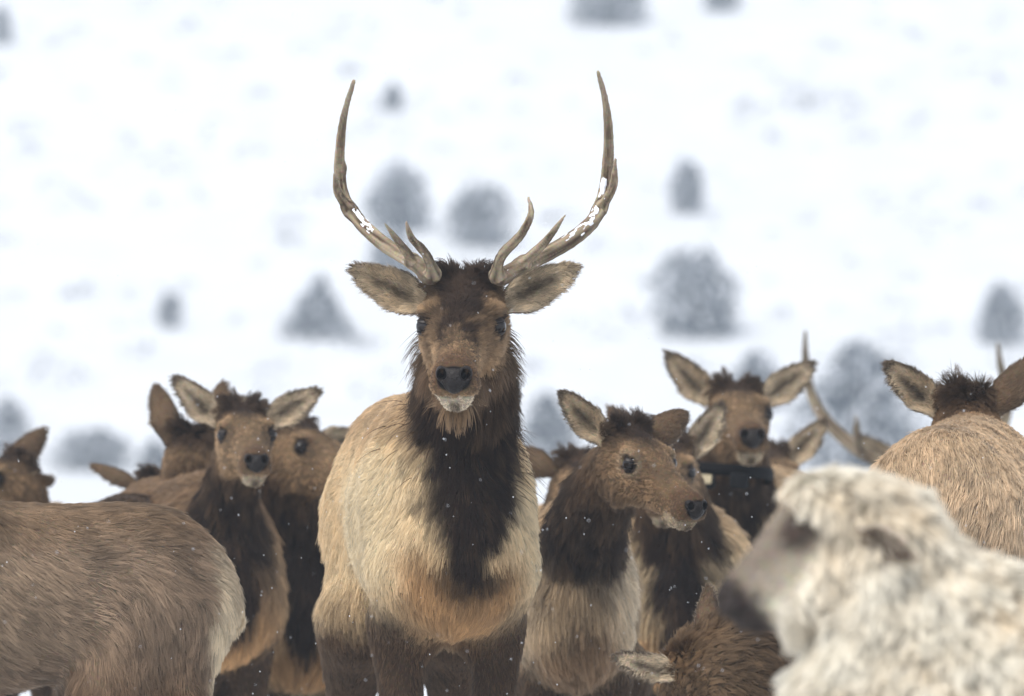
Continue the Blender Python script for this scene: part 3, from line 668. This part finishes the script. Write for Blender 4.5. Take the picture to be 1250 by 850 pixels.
M_COL = mat_plain('collar_rubber', lin(16, 15, 16), .7, .1, 60, .3); M_BOX = mat_plain('collar_housing', lin(18, 18, 20), .6, .15, 60, .3); M_TAG = mat_plain('collar_plate', lin(196, 182, 150), .4, .4, 40, .15)
def rbox(c, h, M, b=.25):
    """rounded box about c, half sizes h, axes the columns of M"""
    P = ell(c, h, M); V, Q = sphere(np.zeros(3), 1.0, 12, 20)
    V = np.sign(V) * np.abs(V) ** b; return c + (V * np.array(h)) @ M.T, Q
def collar(root, O, Rb, Rh, Hc, px, d):
    c = at(px[0], px[1], d); up = nrm(Hc - at(885, 690, 26.6)); xx = nrm(Rb[:, 0] - (Rb[:, 0] @ up) * up); yy = np.cross(up, xx)
    n, k = 40, 8; an = np.linspace(0, 2 * math.pi, n, endpoint=False); V = []
    for a in an:
        r = np.cos(a) * xx * .150 - np.sin(a) * yy * .165; e = nrm(r)
        sag = -.03 * max(0, math.sin(a))
        for q in range(k):
            th = q * 2 * math.pi / k; V.append(c + r + e * .006 * math.cos(th) + up * (.019 * math.sin(th) + sag))
    V = np.array(V); Q = np.array([[i * k + q, i * k + (q + 1) % k, ((i + 1) % n) * k + (q + 1) % k, ((i + 1) % n) * k + q] for i in range(n) for q in range(k)])
    r0 = empty('tracking_collar', tuple(c)); tag(r0, 'black tracking collar with boxy housing round the raised neck', 'collar')
    mesh_obj('strap', V - c, Q, M_COL, r0)
    M = np.stack([xx, -yy, up], 1)
    f = nrm(np.array([0, -1., 0]) - up * (np.array([0, -1., 0]) @ up)); s_ = nrm(np.cross(f, up)); M = np.stack([s_, f, up], 1)
    for dx, hw_ in ((-.060, .036), (.045, .034)):
        cc = c + f * .165 + np.array([dx, 0, 0]) + up * -.035
        V, Q = rbox(cc, (hw_ * .85, .020, .024), M); hb = mesh_obj('housing', V - c, Q, M_BOX, r0)
        if dx < 0:
            V, Q = rbox(cc + f * .027 + up * .006, (.018, .004, .014), M); mesh_obj('plate', V - c, Q, M_TAG, hb)
collar(root, O, Rb, Rh, Hc, (884, 574), 26.62)

# ------------------------------------------------------------------ the sheep in front
def sheep():
    yaw = math.radians(-84); R = rotz_frame(yaw); s = 1.0
    O = at(1240, 494, 14.6); O[2] = 0.27
    root = empty('sheep', tuple(O)); tag(root, 'cream woolly sheep with grey face standing in front of the herd at the right', 'sheep')
    FEET.append(O.copy())
    P = [ell((0, -.20, .485), (.25, .55, .245), k=.1, tag='wool'), ell((0, .10, .465), (.21, .27, .25), k=.1, tag='wool'),
         cap((0, .11, .55), (0, .245, .755), .15, .125, k=.06, tag='wool'), ell((0, .205, .775), (.10, .075, .080), k=.04, tag='wool'), ell((0, .12, .52), (.16, .15, .22), k=.08, tag='wool'),
         ell((0, .27, .825), (.088, .10, .070), k=.04, tag='wool'), ell((0, .335, .862), (.07, .055, .038), k=.03, tag='wool'),
         cap((0, .225, .71), (0, .175, .58), .10, .11, k=.06, tag='wool'),
         cap((0, .30, .745), (0, .385, .685), .068, .042, k=.03, tag='wool'),
         cap((0, .345, .815), (0, .462, .708), .072, .046, sx=.86, k=.03, tag='face'), ell((0, .478, .697), (.038, .040, .036), k=.02, tag='face'),
         cap((0, .32, .745), (0, .445, .668), .052, .026, sx=.85, k=.03, tag='face'),
         dict(ell((0, .487, .674), (.05, .03, .0035), R_x(-.75), k=.004), sub=True, tag='face')]
    for e in (-1, 1):
        P += [cap((e * .12, .12, .45), (e * .11, .14, .22), .08, .042, k=.05, tag='wool'), cap((e * .11, .14, .22), (e * .11, .13, .03), .030, .026, k=.02, tag='face'),
              cap((e * .13, -.50, .45), (e * .12, -.52, .24), .11, .045, k=.05, tag='wool'), cap((e * .12, -.52, .24), (e * .12, -.50, .03), .030, .026, k=.02, tag='face'),
              ell((e * .050, .372, .812), (.020, .026, .022), k=.02, tag='face'),
              dict(ell((e * .022, .510, .700), (.008, .012, .008), k=.004), sub=True, tag='face')]
    pr = xf(P, R, s, O, 'wool'); res = .009
    lo = np.min([prim_box(p)[0] for p in pr], 0) - .06; hi = np.max([prim_box(p)[1] for p in pr], 0) + .06
    V, Q = nets(field(pr, lo, hi, res), lo, res); N = vnormals(V, Q)
    D = {k: np.min([sdf(p, V) for p in pr if p['tag'] == k and not p.get('sub')], 0) for k in ('wool', 'face')}
    L = (V - O) @ R; x, y, z = L.T
    wf = sstep(-.012, .012, D['wool'] - D['face'])
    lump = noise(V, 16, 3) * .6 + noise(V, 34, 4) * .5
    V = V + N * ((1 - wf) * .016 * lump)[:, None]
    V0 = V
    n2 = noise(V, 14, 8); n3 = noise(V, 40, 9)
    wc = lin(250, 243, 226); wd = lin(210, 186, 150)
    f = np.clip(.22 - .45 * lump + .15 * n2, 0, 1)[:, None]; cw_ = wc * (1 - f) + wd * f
    fc = lin(156, 142, 126); fd = lin(80, 68, 60)
    t = ((y - .345) * .117 + (z - .815) * -.107) / (.117 ** 2 + .107 ** 2)       # along the face
    dk = np.clip(.30 + .55 * n2 + .35 * noise(V, 28, 12) + .55 * sstep(.75, 1.05, t) + .35 * sstep(.05, .015, np.hypot(y - .378, z - .806)), 0, 1)
    dk = dk * sstep(.0, .25, t + .3 * sstep(.05, .02, np.hypot(y - .378, z - .806)))
    dkc = dk[:, None]; cfc = fc * (1 - dkc) + fd * dkc
    cheek = (sstep(.05, -.04, (z - .755) + (y - .40) * .95 + .03 * n2) * .9)[:, None]; cfc = cfc * (1 - cheek) + lin(206, 194, 172) * cheek
    mz = sstep(.95, 1.12, t)[:, None]; cfc = cfc * (1 - mz) + lin(64, 56, 52) * mz
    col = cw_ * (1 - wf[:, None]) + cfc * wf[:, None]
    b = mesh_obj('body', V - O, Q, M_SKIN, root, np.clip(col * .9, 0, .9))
    down = np.array([0, 0, -1.0])
    flow = (1 - wf)[:, None] * (down + R @ np.array([0, -.3, 0])) + wf[:, None] * (R @ np.array([0, -.7, .6]))
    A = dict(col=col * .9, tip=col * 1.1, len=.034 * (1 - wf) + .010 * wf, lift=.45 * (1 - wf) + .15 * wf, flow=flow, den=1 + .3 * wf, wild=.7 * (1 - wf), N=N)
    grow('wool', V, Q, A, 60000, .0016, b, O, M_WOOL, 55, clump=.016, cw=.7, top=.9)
    for e in (-1, 1):
        c = O + R @ np.array([e * .056, .376, .807]); Vv, Qq = sphere(c, .0135); eo = mesh_obj('eye', Vv - O, Qq, M_EYE, root)
        up = R @ nrm(np.array([0, -.3, 1.])); ex = R @ np.array([e, .3, 0]); xx = nrm(np.cross(up, ex)); RR = np.stack([xx, np.cross(up, xx), up], 1)
        Vv, Qq = sphere(c, .0150, 7, 16, RR, 0, 1.15); mesh_obj('eyelid', Vv - O, Qq, M_LID, eo)
        pal = dict(ear_in=lin(112, 92, 78), ear_dark=lin(226, 212, 190), ear_out=lin(226, 212, 190), rim=.9)
        ear_build(root, 'ear', O + R @ np.array([e * .125, .290, .805]), R @ np.array([e * .55, -.75, -.22]), R @ np.array([e * .75, .3, -.6]), .12, .036, pal, 42000, .0013, 70 + e, O)
    return root
def R_x(a):
    c, s_ = math.cos(a), math.sin(a); return np.array([[1, 0, 0], [0, c, -s_], [0, s_, c]])
sheep()

# ------------------------------------------------------------------ snow-covered land, hill, shrubs, falling snow, haze
FE = np.array(FEET)
def land_z(x, y):
    x = np.asarray(x, float); y = np.asarray(y, float)
    w = np.exp(-((x[..., None] - FE[:, 0]) ** 2 + (y[..., None] - FE[:, 1]) ** 2) / (2 * 1.1 ** 2)); w0 = .06
    z = ((w * (FE[:, 2] - .02)).sum(-1) + w0 * -.1) / (w.sum(-1) + w0)
    P = np.stack([x, y, 0 * x], -1)
    z = z - .3 * sstep(34, 60, y) + .10 * noise(P, .12, 3) * sstep(32, 60, y)
    # the far slope: foot near 190 m, rising steadily
    foot = 196 + 8 * noise(P, .012, 5)
    r = np.clip(y - foot, 0, None); r = r * r / (r + 14)
    z = z + .225 * np.minimum(r, 330) + sstep(190, 240, y) * (1.2 * noise(P, .02, 6) + .3 * noise(P, .07, 7) + .06 * noise(P, .25, 8))
    return z
ys = np.concatenate([np.arange(-40, 8, 4), np.arange(8, 36, .35), np.arange(36, 180, 4), np.arange(180, 330, 1.1), np.arange(330, 700, 12)])
xs = np.concatenate([np.arange(-320, -40, 14), np.arange(-40, -6, 1.2), np.arange(-6, 6, .35), np.arange(6, 40, 1.2), np.arange(40, 321, 14)])
X, Y = np.meshgrid(xs, ys); Z = land_z(X, Y); nx = len(xs)
Vl = np.stack([X, Y, Z], -1).reshape(-1, 3); ii, jj = np.meshgrid(np.arange(len(ys) - 1), np.arange(nx - 1), indexing='ij'); b0 = (ii * nx + jj).ravel()
Ql = np.stack([b0, b0 + 1, b0 + nx + 1, b0 + nx], 1)
M_SNOW = mat_plain('snow', (0.64, 0.66, 0.685), 0.7, 0.15, .6, 0.05, 0.3, 6)
tag(mesh_obj('ground', Vl, Ql, M_SNOW), 'deep snow covering the flat and the hillside behind the herd', kind='structure')

def hit(px, py):
    lo_, hi_ = 150.0, 600.0
    for d in np.arange(150, 620, 1.0):
        p = at(px, py, d)
        if p[2] <= float(land_z(p[0], p[1])): break
    for _ in range(12):
        m_ = d - .5; p = at(px, py, m_)
        if p[2] <= float(land_z(p[0], p[1])): d = m_
        else: break
    return at(px, py, d), d
M_LEAF = mat_plain('needles', (0.042, 0.057, 0.074), .8, .1, 3, .35)
M_BARK = mat_plain('bark', (0.07, 0.055, 0.045), .9, .1, 12, .3)
def leaf_cloud(n, shape, size, seed):
    g = np.random.default_rng(seed)
    h = g.random(n) ** .9; an = g.uniform(0, 2 * math.pi, n); d = np.stack([np.cos(an), np.sin(an), h * 1.6], -1)
    lob = 1 + .26 * noise(d, 1.3, seed) + .30 * noise(d, 3.1, seed + 1) + .18 * noise(d, 7, seed + 2)
    r = np.sqrt(g.random(n)) ** .8 * np.interp(h, [0, .25, .6, .9, 1], list(shape) + [shape[3] * .35]) * lob
    P = np.stack([np.cos(an) * r, np.sin(an) * r, h * (1 + .18 * noise(d * np.array([1, 1, 0]), 2.3, seed + 5))], -1)
    a = nrm(g.normal(size=(n, 3))); b = nrm(np.cross(a, g.normal(size=(n, 3)))); sz = size * g.uniform(.6, 1.4, n)[:, None]
    V = np.stack([P - a * sz, P + b * sz * .45, P + a * sz, P - b * sz * .45], 1).reshape(-1, 3)
    Q = np.arange(4 * n).reshape(-1, 4); return V, Q, P
def to_mesh(name, V, Q, mat):
    o = mesh_obj(name, V, Q, mat, smooth=False); me = o.data; bpy.data.objects.remove(o); return me
CROWN, CSNOW, TRUNK = [], [], []
for k, shp in enumerate([(.90, 1.0, 1.0, .74), (.98, .95, .62, .22), (.75, .95, 1.0, .6), (.9, 1.0, .85, .45)]):
    V, Q, P = leaf_cloud(1500, shp, .075, 300 + k); CROWN.append(to_mesh('crown', V, Q, M_LEAF))
    V2, Q2, P2 = leaf_cloud(760, shp, .060, 340 + k); CSNOW.append(to_mesh('snow', V2 + np.array([0, 0, .02]), Q2, M_SNOWP))
tv, tq = [], []
def tubev(a, b, r0, r1, n=6):
    a, b = np.array(a, float), np.array(b, float); d = nrm(b - a); x = nrm(np.cross(d, [.3, .9, .1])); y = np.cross(d, x); o_ = sum(len(t) for t in tv)
    an = np.arange(n) * 2 * math.pi / n; ring = np.cos(an)[:, None] * x + np.sin(an)[:, None] * y
    tv.append(np.concatenate([a + ring * r0, b + ring * r1])); tq.extend([[o_ + i, o_ + (i + 1) % n, o_ + n + (i + 1) % n, o_ + n + i] for i in range(n)])
tubev((0, 0, -.3), (.03, 0, .25), .09, .07); tubev((.03, 0, .2), (0, .03, .8), .07, .02)
for q in range(5):
    an = q * 1.3; tubev((.02, 0, .15 + .08 * q), (.6 * math.cos(an), .6 * math.sin(an), .40 + .1 * q), .035, .01)
TRUNKM = to_mesh('trunk', np.concatenate(tv), np.array(tq), M_BARK)
# px, py of the foot, width, height in photograph pixels, form, label
TREES = [
 (745, 30, 84, 62, 0, 'wide dark juniper bush cut by the top edge, above the right antler tip'),
 (879, 14, 44, 40, 0, 'small dark juniper bush cut by the top edge, right of the wide one'),
 (2, 56, 24, 50, 2, 'small dark juniper bush cut by the left edge near the top corner'),
 (480, 138, 26, 34, 0, 'tiny juniper bush on the snow inside the left antler, high up'),
 (487, 284, 74, 84, 2, 'round juniper bush beside the left antler, behind the tines'),
 (480, 345, 62, 60, 2, 'pale juniper bush behind the left ear of the central bull'),
 (584, 298, 70, 66, 0, 'round juniper bush directly above the head of the central bull'),
 (838, 260, 44, 64, 2, 'narrow juniper bush right of the right antler'),
 (850, 412, 92, 100, 0, 'large squarish juniper bush above the collared elk'),
 (387, 415, 84, 78, 1, 'pointed juniper bush left of the central bull, below the left ear'),
 (207, 400, 28, 40, 0, 'tiny juniper bush alone on the snow above the wide-eared cow'),
 (1222, 420, 58, 70, 3, 'rounded juniper bush at the right edge above the spiky-headed elk'),
 (1045, 578, 150, 150, 3, 'largest juniper, broad and hazy, behind the antler of the far bull'),
 (925, 500, 64, 68, 3, 'pale juniper bush behind the ears of the collared elk'),
 (668, 575, 70, 90, 3, 'hazy juniper bush between the central bull and the young elk'),
 (115, 574, 84, 46, 0, 'low wide juniper bush above the flat ear at the left'),
 (8, 560, 58, 70, 3, 'hazy juniper bush at the left edge above the cut-off elk'),
 (190, 578, 40, 40, 3, 'low hazy juniper bush beside the upright ear of the elk facing away'),
]
for k, (px, py, w_, h_, form, lab) in enumerate(TREES):
    p, d = hit(px, py); r = empty('juniper_bush', tuple(p)); tag(r, lab, 'bush', 'junipers on the snowy hillside')
    sx, sz = w_ / FPX * d / 2 / .95, h_ / FPX * d / 1.05
    for nm, me in (('trunk', TRUNKM), ('crown', CROWN[form]), ('snow', CSNOW[form])):
        o = bpy.data.objects.new(nm, me); COL.objects.link(o); o.parent = r
        o.scale = (sx, sx, sz); o.rotation_euler = (0, 0, k * 1.7)
        if nm != 'trunk': o['kind'] = 'stuff'
# half-buried sagebrush: faint marks all over the slope
g = np.random.default_rng(77); sv, sq, n0 = [], [], 0
spots = [(px, py) for px, py in zip(g.uniform(-150, 1400, 330), g.uniform(-80, 560, 330))] + [(g.normal(970, 40), g.normal(125, 14)) for _ in range(16)] + [(445, 62), (265, 150), (35, 190), (210, 112), (150, 178), (360, 247), (938, 347), (1098, 345), (700, 402), (1170, 70), (1215, 75), (1205, 148), (100, 120), (170, 15)]
for i, (px, py) in enumerate(spots):
    p, d = hit(px, py); V, Q, P = leaf_cloud(22, (1, 1, .8, .4), .15, 900 + i)
    s_ = g.uniform(.22, .58); sv.append(p + V * np.array([s_ * 1.3, s_, s_ * .8])); sq.append(Q + n0); n0 += len(V)
M_SAGE = mat_plain('sagebrush_twigs', (0.13, 0.14, 0.16), .9, .1, 3, .3)
tag(mesh_obj('sagebrush', np.concatenate(sv), np.concatenate(sq), M_SAGE, smooth=False), 'faint tufts of sagebrush poking through the snow on the hillside', 'sagebrush', kind='stuff')
# falling snow
ico = nrm(np.array([[0, 0, 1], [0, 0, -1], [1, 0, 0], [-1, 0, 0], [0, 1, 0], [0, -1, 0]], float)); icf = np.array([[0, 2, 4], [0, 4, 3], [0, 3, 5], [0, 5, 2], [1, 4, 2], [1, 3, 4], [1, 5, 3], [1, 2, 5]])
nf = 9000; dd = g.uniform(17.5, 60, nf); fx = (g.uniform(-200, 1450, nf) - 625) / FPX * dd; fz = CAM_Z + (g.uniform(-520, 520, nf)) / FPX * dd
fz = np.maximum(fz, .5); C = np.stack([fx, dd, fz], 1); rr = g.uniform(.0006, .0016, nf)
Vf = (C[:, None] + ico[None] * rr[:, None, None] * np.array([1, 1, 1.25])).reshape(-1, 3); Qf = (np.arange(nf)[:, None, None] * 6 + icf[None]).reshape(-1, 3)
tag(mesh_obj('falling_snow', Vf, Qf, M_SNOWP), 'fine snowflakes falling through the air over the herd', 'snow', kind='stuff')
# the snowy air
hz0, hz1 = Z.min() - 1.0, Z.max() + 3.0
BV = np.array([[x, y, z] for z in (hz0, hz1) for (x, y) in ((-330, -50), (330, -50), (330, 710), (-330, 710))], float)
BF = np.array([[3, 2, 1, 0], [4, 5, 6, 7], [0, 1, 5, 4], [1, 2, 6, 5], [2, 3, 7, 6], [3, 0, 4, 7]])
m_, t_, out_ = mat_new('snowy_air'); pv = t_.nodes.new('ShaderNodeVolumePrincipled'); pv.inputs['Color'].default_value = (.80, .90, 1, 1); pv.inputs['Density'].default_value = HAZE; pv.inputs['Anisotropy'].default_value = 0.2
t_.links.new(pv.outputs[0], out_.inputs['Volume'])
if HAZE > 0: tag(mesh_obj('haze', BV, BF, m_, smooth=False), 'pale snowy haze filling the air', 'haze', kind='stuff')
print('SCRIPT', round(time.time() - T0, 1))
